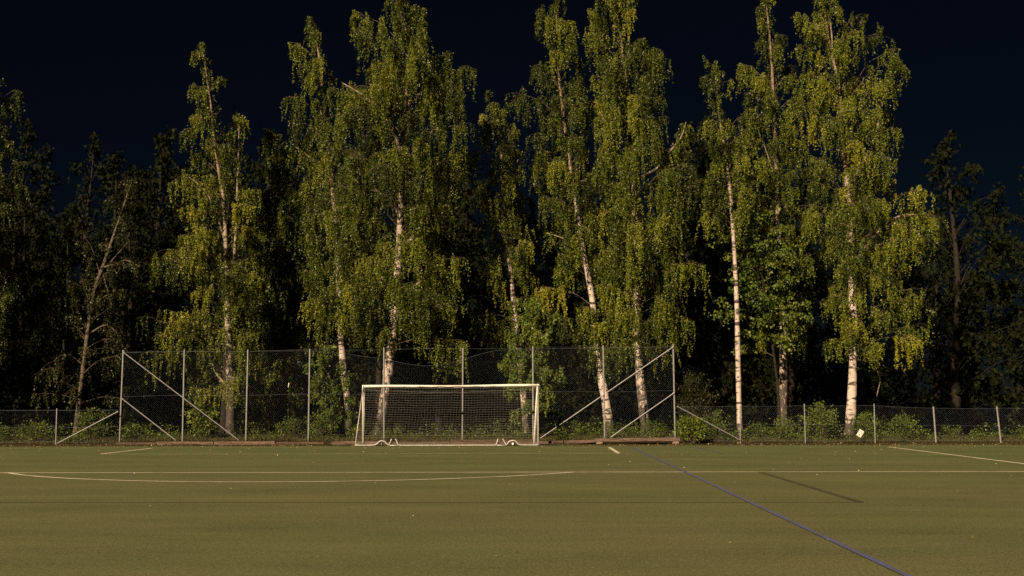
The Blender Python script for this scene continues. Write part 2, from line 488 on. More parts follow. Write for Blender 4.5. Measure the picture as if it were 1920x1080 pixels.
# ------------------------------------------------------------------ trees
def build_tree(name, spec, seed, label, bark, limb_bark, leaf_mat, n_boughs, weep=1.3, leaf=.062, dens=1.0,
               tint=.42, yellow=.010, strands=6, secs=11, leaf_gap=.024, cat='tree', depth=.85, flat=False, group=None, twig=None, airy=1.45):
    twig = twig or TWIG
    g = np.random.default_rng(seed)
    root = thing(name, label, cat, (spec['x'], spec['y'], GROUND_Z(spec['x'], spec['y'])), group)
    tr = np.array(spec['trunk'])
    # trunk with a gentle sway in depth and a flared, slightly lumpy foot
    n = max(26, int(tr[-1, 1] * 2.2))
    T = smooth_path([(x, .12 * math.sin(z * .5 + seed), z, r) for x, z, r in tr], n)
    T[:, 3] = np.maximum(T[:, 3], .012) * (1 + .06 * g.standard_normal(n))
    T[0, 3] *= 1.25
    b = Buf()
    b.tube(T[:, :3], T[:, 3], 12, ref=np.array([0, 1., 0]))
    link('trunk', b.mesh('trunk', True), bark, root)
    tz, tx, ty, trr = T[:, 2], T[:, 0], T[:, 1], T[:, 3]
    mono = np.maximum.accumulate(tz)
    def at_trunk(z):
        return np.array([np.interp(z, mono, tx), np.interp(z, mono, ty), z])
    lb = Buf()
    SP, SL, SB, SD = [], [], [], []       # hanging strands: origin, length, tint, direction
    for L in spec.get('limbs', []):
        L = np.array(L)
        y0 = np.interp(L[0, 1], mono, ty)
        sy = g.uniform(-1.1, .2)
        m = len(L)
        Q = smooth_path([(x, y0 + sy * .25 * abs(x - L[0, 0]), z, max(r, .012)) for x, z, r in L], m * 5)
        if len(L) > 2 and L[:, 2].max() > .045:
            k0 = len(Q) // 3
            m2 = int(len(Q) * 2.2)
            ii = g.integers(k0, len(Q), m2)
            SP.append(Q[ii, :3] + g.normal(0, .14, (m2, 3)) * np.array([1, 1, .6]))
            SL.append(weep * g.uniform(.15, .75, m2)); SB.append(g.normal(tint, .07, m2))
            dr = g.normal(0, .22, (m2, 3)); dr[:, 2] = -1
            SD.append(unit(dr))
        link('limb', Buf().tube(Q[:, :3], Q[:, 3], 6).mesh('limb', True), limb_bark, root)
    O = np.array(spec['outline'])[::-1]
    oz, ol, orr = O[:, 0], O[:, 1], O[:, 2]
    zb, zt = oz[0], oz[-1]
    # bough tip heights: stratified, denser where the crown is wide
    n_boughs = int(n_boughs * airy)
    zs = np.linspace(zb, zt, 200)
    wd = np.interp(zs, oz, orr) - np.interp(zs, oz, ol)
    cdf = np.cumsum(np.maximum(wd, .25))
    cdf /= cdf[-1]
    q = (np.arange(n_boughs) + g.uniform(0, 1, n_boughs)) / n_boughs
    tips = np.interp(q, cdf, zs)
    golden = g.uniform(0, 6.28)
    for bi, z in enumerate(tips):
        golden += 2.39996 + g.normal(0, .25)
        ph = golden
        dx, dy = math.cos(ph), math.sin(ph)
        if dy > 0 and g.uniform() < .5:
            dy = -dy
        # hollows between tiers of boughs
        if not flat and airy != 1.0 and rel_noise(z, ph, seed) > .42 and g.uniform() < .75:
            continue
        p_tr = at_trunk(min(z, mono[-1]))
        xl, xr = np.interp(z, oz, ol), np.interp(z, oz, orr)
        rx = max((xr - p_tr[0]) if dx > 0 else (p_tr[0] - xl), .12)
        rd = max(.5 * (xr - xl) * depth, .2)
        R = 1 / math.sqrt((dx / rx) ** 2 + (dy / rd) ** 2) * g.uniform(.35, 1.06) ** .6
        rel = (z - zb) / (zt - zb + 1e-6)
        rise = R * ((1.15 * rel + .15) if not flat else .35) * g.uniform(.7, 1.2)
        z0 = min(max(z - rise, .5 * zb), mono[-1] - .05)
        p0 = at_trunk(z0)
        p2 = np.array([p_tr[0] + dx * R, p_tr[1] + dy * R, z])
        p1 = p0 + np.array([(p2[0] - p0[0]) * .45, (p2[1] - p0[1]) * .45, max(rise, .1) * .85 + .08 * R])
        t = np.linspace(0, 1, 9)[:, None]
        P = (1 - t) ** 2 * p0 + 2 * t * (1 - t) * p1 + t ** 2 * p2
        P += g.normal(0, .03 * R ** .5, P.shape) * np.minimum(t, 1) * (t > 0)
        r0 = min(.008 + .0075 * R, float(np.interp(z0, mono, trr)) * .6)
        lb.tube(P, np.linspace(r0, .005, 9), 5, cap=False)
        yel = g.normal(tint - .02, .14)
        if g.uniform() < yellow:
            yel = g.uniform(.68, .85)
        ns = max(3, int(secs * dens * (.45 + .55 * min(R / 2.0, 1.5))))
        for k in range(ns):
            s = .55 + .45 * g.uniform(0, 1) ** .7 if g.uniform() < .72 else g.uniform(.25, 1)
            i = s * 8
            i0 = min(int(i), 7)
            c = P[i0] + (P[i0 + 1] - P[i0]) * (i - i0)
            tg = unit(P[i0 + 1] - P[i0])
            lat = g.normal(0, 1, 3)
            lat[2] *= .45
            d = unit(tg * .75 + unit(lat) * .8 + np.array([0, 0, .15]))
            ln = g.uniform(.35, 1.15) * (.25 * R + .26)
            ss = np.linspace(0, 1, 5)[:, None]
            Q = c + d * ss * ln + np.array([0, 0, -.45 * ln * (1.0 if not flat else .3)]) * ss ** 2
            lb.tube(Q, np.linspace(.009, .003, 5), 3, cap=False)
            m = max(2, int(strands * g.uniform(.6, 1.4)))
            sv = np.where(g.uniform(0, 1, m) < .45, g.uniform(.75, 1.0, m), g.uniform(.05, 1.0, m)) * .999
            o = Q[np.minimum((sv * 4).astype(int), 3)]
            o = o + (Q[np.minimum((sv * 4).astype(int) + 1, 4)] - o) * ((sv * 4) % 1)[:, None]
            SP.append(o)
            SL.append(weep * g.uniform(.5, 1.5) * g.uniform(.12, 1.0, m) * (.45 + .55 * min(R / 1.5, 1)) * (1 - .15 * rel))
            SB.append(np.full(m, yel) + g.normal(0, .04, m))
            dr = g.normal(0, .12 if not flat else .9, (m, 3))
            dr[:, 2] = -1 if not flat else -.25
            SD.append(unit(dr))
    # short hanging sprays along the leader and round the upper stem
    m = int(11 * n_boughs * dens ** .5 * .35)
    zz = zb + (zt - zb) * (1 - g.uniform(0, 1, m) ** 1.6 * .8)
    w_ = np.interp(zz, oz, orr) - np.interp(zz, oz, ol)
    a_ = g.uniform(0, 6.28, m)
    q_ = np.stack([np.interp(zz, mono, tx), np.interp(zz, mono, ty), np.minimum(zz, mono[-1])], -1)
    q_[:, 0] += np.cos(a_) * w_ * .22 * g.uniform(.1, 1, m)
    q_[:, 1] += np.sin(a_) * w_ * .22 * g.uniform(.1, 1, m)
    SP.append(q_); SL.append(weep * g.uniform(.1, .5, m)); SB.append(g.normal(tint - .06, .07, m))
    dr = g.normal(0, .3, (m, 3)); dr[:, 2] = -1
    SD.append(unit(dr))
    SP = np.concatenate(SP); SL = np.concatenate(SL); SB = np.concatenate(SB); SD = np.concatenate(SD)
    bo = link('branches', lb.mesh('branches', True), twig, root)
    bo['kind'] = 'stuff'
    cnt = np.maximum((SL / leaf_gap).astype(int), 3)
    idx = np.repeat(np.arange(len(cnt)), cnt)
    u = g.uniform(0, 1, len(idx)) ** 1.25
    bend = np.stack([np.sin(u * 3 + idx * 1.7), np.cos(u * 2.6 + idx), 0 * u], -1) * .05
    C = SP[idx] + SD[idx] * (u * SL[idx])[:, None] + bend * SL[idx][:, None] + g.normal(0, leaf * .42, (len(idx), 3)) * np.array([1, 1, 1.4])
    # thin the foliage right in front of the stem so that pieces of it show
    keep = C[:, 2] > .25
    if spec.get('show_stem', True):
        dxs = np.abs(C[:, 0] - np.interp(C[:, 2], mono, tx))
        win = .5 + .5 * np.sin(C[:, 2] * 1.5 + seed * 2.1) * np.sin(C[:, 2] * .67 + seed)
        front = (dxs < .10 + .30 * win) & (C[:, 1] < np.interp(C[:, 2], mono, ty) + .1)
        low_ = np.clip(1.25 - C[:, 2] / (.62 * mono[-1]), .12, 1)
        keep &= ~(front & (g.uniform(0, 1, len(C)) < low_ * (.15 + .72 * win)))
    C, idx = C[keep], idx[keep]
    nL = len(C)
    A = g.normal(0, .75, (nL, 3))
    A[:, 2] -= .9 if not flat else .35
    N = g.normal(0, 1, (nL, 3))
    if flat:
        N[:, 2] += 1.2
    Ls = leaf * g.uniform(.7, 1.3, nL)
    me = small_leaves(C, A, N, Ls, Ls * g.uniform(.75, 1.05, nL), SB[idx] + g.normal(0, .13, nL), 'crown')
    link('crown', me, leaf_mat, root)
    return root

def rel_noise(z, ph, seed):
    return .6 * math.sin(z * 1.9 + 1.4 * math.sin(ph + seed) + seed * 1.3) + .5 * math.sin(z * .83 + 2 * ph + seed)

def GROUND_Z(x, y):
    x = np.asarray(x, float); y = np.asarray(y, float)
    mid = 1 / (1 + np.exp(np.clip((np.abs(x) - 13.2) * 3, -50, 50)))
    s1 = np.clip((y - 4.5) / .8, 0, 1)
    s2 = np.clip((y - 5.3) / 4.0, 0, 1)
    s1 = s1 * s1 * (3 - 2 * s1); s2 = s2 * s2 * (3 - 2 * s2)
    z = -.03 + s1 * (.04 + .10 * mid) + s2 * .20 - np.minimum(np.clip(y - 9.5, 0, 200) * .30, 4.0) - np.clip(y - 22, 0, 3000) * .03
    return z + .025 * np.sin(x * 1.7 + y) * np.sin(y * 2.1 - x * .6) * np.clip((y - 2.2) / 2, 0, 1)

TREES = {
 'left_edge': dict(x=-20.46, y=9.5, trunk=[(0.0, -0.2, 0.185), (-0.19, 5.65, 0.142), (-0.29, 10.96, 0.103), (-0.56, 15.29, 0.065), (-0.55, 18.71, 0.026)],
   outline=[(18.98, -1.05, -0.1), (17.74, -2.08, 0.77), (15.01, -2.36, 0.58), (13.66, -2.7, 1.2), (10.43, -2.82, 1.74), (8.83, -2.6, 1.0), (6.71, -2.37, 0.93), (4.6, -2.0, 0.33)],
   limbs=[]),
 'leaning': dict(x=-17.44, y=12.5, trunk=[(0.0, -0.2, 0.135), (0.37, 5.3, 0.109), (0.71, 8.22, 0.095), (1.17, 9.55, 0.095), (1.65, 11.01, 0.068), (2.16, 12.62, 0.055), (2.6, 14.11, 0.027)],
   outline=[(14.46, 1.32, 2.81), (12.89, 0.8, 2.35), (9.22, -1.45, 2.61), (6.99, -2.21, 2.82), (4.77, -2.26, 2.75), (2.57, -2.03, 2.68)],
   limbs=[[(1.17, 9.55, 0.055), (1.75, 9.69, 0.041), (2.45, 9.88, 0.041), (3.18, 9.57, 0.014)], [(1.11, 9.58, 0.055), (1.37, 8.63, 0.041), (1.68, 7.65, 0.027), (1.56, 6.96, 0.014)], [(1.55, 9.8, 0.041), (2.04, 10.31, 0.027), (2.5, 10.78, 0.014)], [(0.56, 6.13, 0.055), (1.44, 6.54, 0.041), (2.06, 6.13, 0.027), (2.48, 5.35, 0.014)]]),
 'left_birch': dict(x=-8.87, y=10.5, trunk=[(0.0, -0.2, 0.261), (-0.08, 2.5, 0.211), (-0.18, 4.61, 0.184), (-0.31, 7.81, 0.132), (-0.43, 9.7, 0.105), (-0.65, 12.14, 0.092), (-1.08, 14.34, 0.066), (-1.36, 16.82, 0.053), (-1.87, 20.03, 0.026)],
   outline=[(20.4, -2.21, -1.83), (19.16, -2.51, -1.25), (18.04, -2.59, -0.59), (16.23, -3.28, 0.73), (13.87, -3.3, 0.99), (12.23, -3.03, 1.03), (10.59, -3.8, 0.79), (8.96, -4.97, 1.9), (6.8, -4.45, 2.2), (4.66, -3.95, 1.84), (3.06, -2.92, 1.53), (2.0, -2.36, 1.1)],
   limbs=[[(-0.08, 2.44, 0.079), (-0.79, 3.29, 0.066), (-1.17, 4.35, 0.053), (-1.41, 5.55, 0.026)], [(-0.23, 6.74, 0.092), (0.04, 9.16, 0.079), (0.12, 12.96, 0.053), (0.14, 15.7, 0.026)], [(-0.43, 9.7, 0.053), (-0.98, 11.33, 0.04), (-1.55, 12.42, 0.026), (-2.52, 13.25, 0.013)]]),
 'slim_birch': dict(x=-2.84, y=9.8, trunk=[(0.0, -0.2, 0.215), (-0.12, 1.69, 0.169), (-0.33, 3.25, 0.169), (-0.51, 5.34, 0.143), (-0.61, 7.18, 0.13), (-0.8, 9.83, 0.117), (-1.03, 12.51, 0.117), (-1.24, 14.4, 0.104), (-1.48, 16.58, 0.078), (-1.73, 18.77, 0.052), (-2.25, 20.93, 0.026)],
   outline=[(21.05, -2.57, -1.97), (19.49, -3.0, -1.52), (17.83, -3.06, -0.96), (15.91, -3.02, -0.29), (13.72, -2.72, 0.08), (12.36, -2.91, 0.76), (10.47, -2.67, 1.44), (8.33, -2.63, 1.46), (6.47, -2.21, 0.82), (5.15, -1.79, 0.04)],
   limbs=[[(-1.03, 12.51, 0.052), (-1.65, 13.32, 0.039), (-2.32, 13.87, 0.026), (-3.06, 14.42, 0.013)], [(-1.18, 13.99, 0.052), (-1.49, 15.49, 0.039), (-1.69, 16.17, 0.026)]]),
 'main_birch': dict(x=-1.31, y=8.6, trunk=[(0.0, -0.2, 0.308), (0.34, 1.81, 0.255), (0.56, 3.46, 0.229), (0.77, 5.63, 0.204), (0.9, 8.07, 0.178), (0.99, 10.15, 0.153), (1.1, 12.77, 0.127), (1.24, 15.95, 0.102), (1.38, 18.89, 0.064), (0.51, 22.01, 0.025)],
   outline=[(22.11, -0.02, 1.3), (21.01, -1.14, 2.1), (19.65, -1.45, 2.56), (18.29, -1.82, 4.47), (16.13, -1.93, 4.66), (13.46, -2.42, 4.48), (11.86, -3.96, 3.57), (10.02, -1.85, 3.32), (8.44, -1.71, 4.66), (6.62, -1.81, 4.61), (4.55, 0.65, 4.1)],
   limbs=[[(0.92, 8.85, 0.102), (1.9, 9.6, 0.076), (2.8, 10.11, 0.064), (3.27, 10.42, 0.038)], [(0.87, 5.76, 0.089), (1.48, 6.83, 0.076), (2.25, 7.37, 0.051), (2.61, 7.6, 0.038)], [(1.01, 10.67, 0.076), (1.44, 12.24, 0.064), (2.27, 14.08, 0.051), (3.43, 16.86, 0.025)], [(0.99, 10.54, 0.076), (0.07, 11.6, 0.064), (-0.84, 12.0, 0.051), (-1.5, 12.58, 0.025)], [(1.15, 13.3, 0.076), (0.38, 15.11, 0.064), (-0.62, 16.23, 0.051), (-1.73, 16.91, 0.025)], [(0.79, 6.53, 0.051), (-0.28, 8.08, 0.051), (-1.32, 8.87, 0.025)], [(1.13, 13.3, 0.089), (1.32, 15.15, 0.076), (1.46, 18.09, 0.064), (1.5, 19.43, 0.038)]]),
 'yellow_birch': dict(x=5.71, y=12.0, trunk=[(0.0, -0.2, 0.208), (-0.05, 1.41, 0.176), (-0.28, 4.1, 0.149), (-0.49, 5.99, 0.135), (-0.7, 8.18, 0.122), (-0.97, 10.66, 0.108), (-1.13, 13.44, 0.095), (-1.29, 15.4, 0.068), (-1.65, 17.66, 0.027)],
   outline=[(18.19, -2.48, -1.09), (16.76, -2.75, -0.4), (14.77, -2.89, 0.0), (12.79, -2.67, 0.54), (10.55, -2.34, 0.53), (8.05, -2.34, 0.66), (5.84, -2.61, 0.65)],
   limbs=[[(-0.97, 10.66, 0.054), (-1.52, 12.32, 0.041), (-2.34, 13.39, 0.027)], [(-1.13, 13.16, 0.041), (-0.55, 14.27, 0.027), (-0.13, 15.11, 0.014)]]),
 'curved_birch': dict(x=9.75, y=9.6, trunk=[(0.0, -0.2, 0.271), (-0.12, 1.14, 0.22), (-0.36, 2.68, 0.194), (-0.55, 4.23, 0.168), (-0.78, 6.57, 0.143), (-1.15, 8.67, 0.13), (-1.52, 11.05, 0.104), (-1.87, 13.72, 0.091), (-2.27, 17.23, 0.065), (-2.45, 21.33, 0.026)],
   outline=[(21.93, -2.83, -1.92), (20.54, -4.59, -1.4), (18.88, -4.44, -1.06), (16.95, -4.39, -0.82), (14.76, -4.0, -0.65), (12.59, -3.61, -0.6), (10.71, -3.62, -0.74), (8.84, -3.37, 0.28), (6.72, -3.25, 0.51), (4.61, -2.1, 0.62), (3.3, -0.81, 0.6)],
   limbs=[[(-1.15, 8.67, 0.052), (-2.06, 9.41, 0.039), (-2.97, 9.74, 0.026)], [(-1.52, 11.05, 0.052), (-1.9, 12.65, 0.039), (-2.56, 13.46, 0.013)]]),
 'tall_birch': dict(x=11.50, y=9.2, trunk=[(0.0, -0.2, 0.283), (-0.16, 1.4, 0.232), (-0.29, 2.92, 0.206), (-0.38, 5.49, 0.18), (-0.43, 8.08, 0.167), (-0.44, 10.7, 0.142), (-0.49, 13.07, 0.116), (-0.64, 15.6, 0.09), (-0.91, 18.7, 0.064), (-1.35, 22.25, 0.026)],
   outline=[(22.62, -2.27, -0.29), (21.23, -2.63, 0.27), (19.85, -2.75, 0.33), (18.2, -2.71, 1.28), (15.75, -2.52, 1.97), (13.59, -2.36, 2.58), (10.91, -2.13, 3.05), (8.26, -1.77, 2.66), (5.63, -1.67, 2.44), (4.06, -1.56, 1.77)],
   limbs=[[(-0.45, 12.28, 0.077), (0.63, 12.77, 0.064), (1.21, 13.51, 0.051), (1.79, 14.22, 0.039), (2.04, 14.97, 0.013)], [(-0.48, 13.6, 0.051), (-0.18, 14.67, 0.039), (-0.01, 15.68, 0.026)], [(-0.59, 15.34, 0.064), (-1.4, 17.84, 0.051), (-1.85, 19.25, 0.039), (-2.48, 20.35, 0.013)], [(-0.47, 12.81, 0.051), (-1.64, 14.79, 0.039), (-2.1, 15.7, 0.013)], [(-0.64, 15.6, 0.039), (-0.79, 17.89, 0.039), (-0.59, 18.97, 0.013)]]),
 'thin_birch': dict(x=15.54, y=6.9, trunk=[(0.0, -0.2, 0.149), (-0.0, 1.87, 0.123), (-0.01, 3.58, 0.123), (-0.03, 6.04, 0.111), (-0.1, 8.53, 0.099), (-0.19, 11.04, 0.086), (-0.39, 13.32, 0.074), (-0.6, 14.98, 0.049), (-0.8, 17.42, 0.025)],
   outline=[(18.08, -1.25, -0.55), (16.72, -1.52, 0.05), (15.16, -1.65, 0.64), (13.08, -1.69, 1.09), (11.29, -1.48, 1.17), (9.75, -1.21, 0.76)],
   limbs=[]),
 'rough_birch': dict(x=18.21, y=10.5, trunk=[(0.0, -0.2, 0.304), (0.07, 1.89, 0.237), (0.12, 3.46, 0.198), (0.15, 6.61, 0.158), (0.09, 9.53, 0.132), (0.06, 12.48, 0.105), (0.01, 15.74, 0.079), (-0.09, 19.03, 0.066), (-0.25, 22.36, 0.026)],
   outline=[(22.83, -0.54, 0.13), (20.56, -1.0, 0.61), (19.16, -1.7, 0.97), (16.64, -1.62, 1.7), (13.87, -0.89, 1.63), (11.68, -0.94, 1.83), (9.77, -0.46, 1.77), (7.34, -0.78, 1.57), (4.66, -1.37, 1.5)],
   limbs=[[(0.04, 12.75, 0.04), (-0.44, 14.38, 0.026), (-0.84, 15.47, 0.013)]]),
 'right_birch': dict(x=21.16, y=9.4, trunk=[(0.0, -0.2, 0.284), (0.13, 1.37, 0.232), (0.23, 3.15, 0.207), (0.33, 5.98, 0.181), (0.34, 8.83, 0.155), (0.4, 10.66, 0.142), (0.24, 12.77, 0.116), (0.1, 14.9, 0.103), (-0.04, 17.31, 0.077), (-0.35, 18.93, 0.065), (-0.63, 22.06, 0.026)],
   outline=[(22.55, -1.34, 0.16), (20.75, -1.99, 0.79), (19.09, -1.96, 2.75), (17.72, -1.92, 3.04), (16.08, -1.91, 3.03), (14.17, -1.57, 3.94), (12.55, -2.13, 3.55), (10.68, -1.8, 3.99), (9.08, -1.33, 4.19), (7.22, -1.25, 3.35), (5.38, -1.18, 3.61), (4.07, -0.71, 3.41)],
   limbs=[[(0.41, 10.0, 0.09), (0.74, 10.66, 0.077), (1.24, 11.07, 0.052)], [(0.39, 8.05, 0.09), (1.25, 9.21, 0.077), (1.92, 9.99, 0.065), (2.58, 10.46, 0.052), (3.41, 10.61, 0.039), (4.25, 10.37, 0.013)], [(0.31, 11.98, 0.09), (1.27, 13.56, 0.077), (1.69, 14.4, 0.065), (1.94, 15.55, 0.052), (2.36, 17.28, 0.026)], [(-0.21, 18.44, 0.052), (-0.55, 19.2, 0.052), (-1.05, 20.16, 0.026)], [(-0.25, 18.79, 0.039), (-0.27, 19.88, 0.039), (-0.45, 20.83, 0.013)], [(0.98, 4.04, 0.039), (1.33, 3.15, 0.026), (1.49, 2.59, 0.026), (1.4, 2.18, 0.026), (1.31, 1.82, 0.013)]]),
 'maple': dict(x=17.56, y=8.0, trunk=[(0.0, -0.2, 0.069), (-0.03, 2.37, 0.063), (-0.27, 4.87, 0.05), (-0.61, 7.4, 0.038), (-0.78, 10.46, 0.025)],
   outline=[(11.1, -1.66, -0.02), (9.4, -2.7, 0.82), (7.59, -3.16, 0.95), (5.54, -2.78, 1.09), (4.01, -1.94, 0.8)],
   limbs=[]),
 'sapling': dict(x=6.09, y=6.8, trunk=[(0.0, -0.2, 0.068), (0.06, 1.9, 0.062), (0.02, 4.11, 0.049), (-0.09, 6.21, 0.025)],
   outline=[(6.45, -0.76, 0.65), (4.95, -1.51, 1.2), (2.96, -1.71, 1.29), (1.23, -0.97, 0.86)],
   limbs=[]),
 'shoot': dict(x=-3.24, y=7.2, trunk=[(0.0, -0.2, 0.068), (-0.02, 1.44, 0.062), (-0.14, 2.92, 0.05), (-0.31, 4.29, 0.025)],
   outline=[(4.35, -0.73, 0.64), (3.22, -1.04, 1.03), (1.97, -0.87, 0.92), (0.86, -0.56, 0.68)],
   limbs=[]),
 'weeping': dict(x=-7.35, y=15, trunk=[(0.0, -0.2, 0.156), (-0.16, 6.0, 0.128), (-0.38, 11.8, 0.085), (-0.61, 17.71, 0.028)],
   outline=[(18.0, -1.14, 0.18), (13.97, -1.59, 0.75), (11.31, -1.65, 1.6), (8.39, -1.53, 1.94), (5.49, -1.04, 1.98), (3.19, -0.86, 1.72)],
   limbs=[]),
}

# ------------------------------------------------------------------ setting: ground, turf, painted lines
def grid_mesh(name, xs, ys, zf):
    X, Y = np.meshgrid(xs, ys)
    V = np.stack([X, Y, zf(X, Y)], -1).reshape(-1, 3)
    nx, ny = len(xs), len(ys)
    i = (np.arange(ny - 1)[:, None] * nx + np.arange(nx - 1)[None]).reshape(-1)
    return fast_mesh(name, V, F4=np.stack([i, i + 1, i + nx + 1, i + nx], -1), smooth=True)

xs = np.concatenate([np.linspace(-900, -50, 18)[:-1], np.linspace(-50, 60, 221), np.linspace(60, 900, 18)[1:]])
ys = np.concatenate([np.linspace(-900, -90, 12), np.linspace(-60, 1.5, 6), np.linspace(1.8, 14, 62), np.linspace(15, 60, 24), np.linspace(70, 1200, 14)])
structure('ground', grid_mesh('ground', xs, ys, GROUND_Z), SOIL, 'dark forest soil and dirt strip beyond the pitch')

ex = np.linspace(-50, 60, 441)
edge = 2.0 + .05 * np.sin(ex * 1.3) + .04 * np.sin(ex * 3.7 + 1) + .03 * np.sin(ex * 9.1)
V = np.concatenate([np.stack([ex, np.full_like(ex, -90.0), 0 * ex], -1), np.stack([ex, edge, 0 * ex], -1), np.stack([ex, edge + .015, 0 * ex - .04], -1)])
m_ = len(ex); i_ = np.arange(m_ - 1)
structure('pitch', fast_mesh('pitch', V, F4=np.concatenate([np.stack([i_, i_ + 1, i_ + m_ + 1, i_ + m_], -1), np.stack([i_ + m_, i_ + m_ + 1, i_ + 2 * m_ + 1, i_ + 2 * m_], -1)])), TURF, 'olive green artificial turf football pitch')

def strip(name, pts, w, mat, label, z=.004):
    P = np.asarray(pts, float)
    D = unit(np.gradient(P, axis=0))
    Nn = np.stack([-D[:, 1], D[:, 0]], -1)
    jit = 1 + .06 * np.sin(np.arange(len(P)) * 2.3)
    a, b = P + Nn * w / 2 * jit[:, None], P - Nn * w / 2 * jit[:, None]
    V = np.concatenate([np.c_[a, np.full(len(P), z)], np.c_[b, np.full(len(P), z)]])
    n = len(P); i = np.arange(n - 1)
    return structure(name, fast_mesh(name, V, F4=np.stack([i, i + n, i + n + 1, i + 1], -1)), mat, label)

def seg(p, q, n=24):
    t = np.linspace(0, 1, n)[:, None]
    return np.array(p) * (1 - t) + np.array(q) * t

strip('goal_line', seg((-34, 0), (34, 0), 80), .11, LINE_FAINT, 'thin faint white goal line by the far turf edge', .004)
strip('goal_area_line', seg((-9.16, -5.5), (9.16, -5.5), 50), .12, LINE_WORN, 'worn white front line of the goal area', .004)
strip('goal_area_side_line', seg((-9.16, -.08), (-9.16, -5.42)), .14, LINE_WHITE, 'white left side line of the goal area', .004)
strip('goal_area_side_line', seg((9.16, -.08), (9.16, -5.42)), .14, LINE_WHITE, 'white right side line of the goal area', .004)
strip('penalty_area_line', seg((-20.16, -16.5), (20.16, -16.5), 90), .13, LINE_WHITE, 'long white front line of the penalty area', .004)
strip('penalty_area_side_line', seg((20.16, -.08), (20.16, -16.4), 50), .13, LINE_WHITE, 'white side line of the penalty area at the right', .004)
strip('penalty_area_side_line', seg((-20.16, -.08), (-20.16, -16.4), 50), .13, LINE_WHITE, 'white side line of the penalty area at the left', .004)
aa = np.linspace(-.925, .925, 70)
strip('penalty_arc', np.stack([9.15 * np.sin(aa), -11 - 9.15 * np.cos(aa)], -1), .13, LINE_WHITE, 'curved white penalty arc', .008)
strip('blue_line', seg((10.07, -.1), (10.12, -46), 160), .085, LINE_BLUE, 'long blue line running towards the camera', .012)
strip('faint_blue_line', seg((12.6, -.3), (12.72, -6.4), 30), .10, LINE_FAINT_BLUE, 'short faded blue line near the far turf edge', .004)
strip('faded_line', seg((-30, -25.35), (12.0, -25.48), 120), .085, LINE_DARK_FAINT, 'faint dark seam line across the turf', .004)
strip('faded_line', seg((11.97, -16.62), (12.03, -25.5), 60), .13, LINE_DARK, 'dark erased line running along the pitch', .008)
strip('worn_patch', seg((20.3, -16.46), (21.0, -16.44), 6), .14, LINE_WORN, 'short worn piece of white line', .008)

# grass and litter on the strip between turf and trees (nobody could count it)
def blades(name, n, sampler, hmin, hmax, width, tmean, seed, label, mat):
    g = np.random.default_rng(seed)
    x, y, k = sampler(g, n)
    z = GROUND_Z(x, y) - .005
    h = g.uniform(hmin, hmax, n) * k
    P = np.stack([x, y, z], -1)
    A = np.stack([g.normal(0, .35, n), g.normal(0, .35, n), np.ones(n)], -1)
    N = g.normal(0, 1, (n, 3)); N[:, 2] = 0
    me = leaves(P, A, N, h, np.full(n, width) * g.uniform(.6, 1.4, n), g.normal(tmean, .2, n), name)
    o = link(name, me, mat)
    o['kind'] = 'stuff'; o['label'] = label
    return o

def verge(g, n):
    x = g.uniform(-26, 34, n)
    y = 5.0 + np.abs(g.normal(0, .9, n))
    k = .6 + .7 * (np.sin(x * .9) * np.sin(x * 2.3 + 1) * .5 + .5)
    return x, y, k
blades('grass', 26000, verge, .08, .26, .016, .45, 31, 'dry grass growing along the foot of the fence', GRASS_MAT)
def fringe(g, n):
    x = g.uniform(-24, 33, n)
    y = 2.05 + 2.6 * g.uniform(0, 1, n) ** .8
    return x, y, .5 + np.clip(np.sin(x * 1.9) * np.sin(x * .7 + 2), 0, 1)
blades('short_grass', 16000, fringe, .02, .075, .012, .35, 32, 'short sparse grass on the dirt strip beside the turf', GRASS_MAT)

def litter(name, n, sampler, size, tmean, tsd, seed, label):
    g = np.random.default_rng(seed)
    x, y = sampler(g, n)
    z = np.where(y > 2.0, GROUND_Z(x, y), 0.0) + .014
    A = np.stack([g.normal(0, 1, n), g.normal(0, 1, n), g.normal(0, .22, n)], -1)
    N = np.stack([g.normal(0, .35, n), g.normal(0, .35, n), np.ones(n)], -1)
    L = size * g.uniform(.6, 1.4, n)
    o = link(name, leaves(np.stack([x, y, z], -1), A, N, L, L * .75, g.normal(tmean, tsd, n), name), LITTER_MAT)
    o['kind'] = 'stuff'; o['label'] = label
def on_pitch(g, n):
    y = 1.9 - 36 * g.uniform(0, 1, n) ** 4.0
    return g.uniform(-20, 31, n), y
litter('fallen_leaves', 1300, on_pitch, .042, .88, .2, 41, 'pale fallen birch leaves scattered over the turf')
def on_strip(g, n):
    x = g.uniform(-22, 32, n)
    return x, 2.0 + 3.4 * g.uniform(0, 1, n)
litter('leaf_litter', 5200, on_strip, .07, .30, .28, 42, 'brown leaf litter on the dirt strip below the fence')

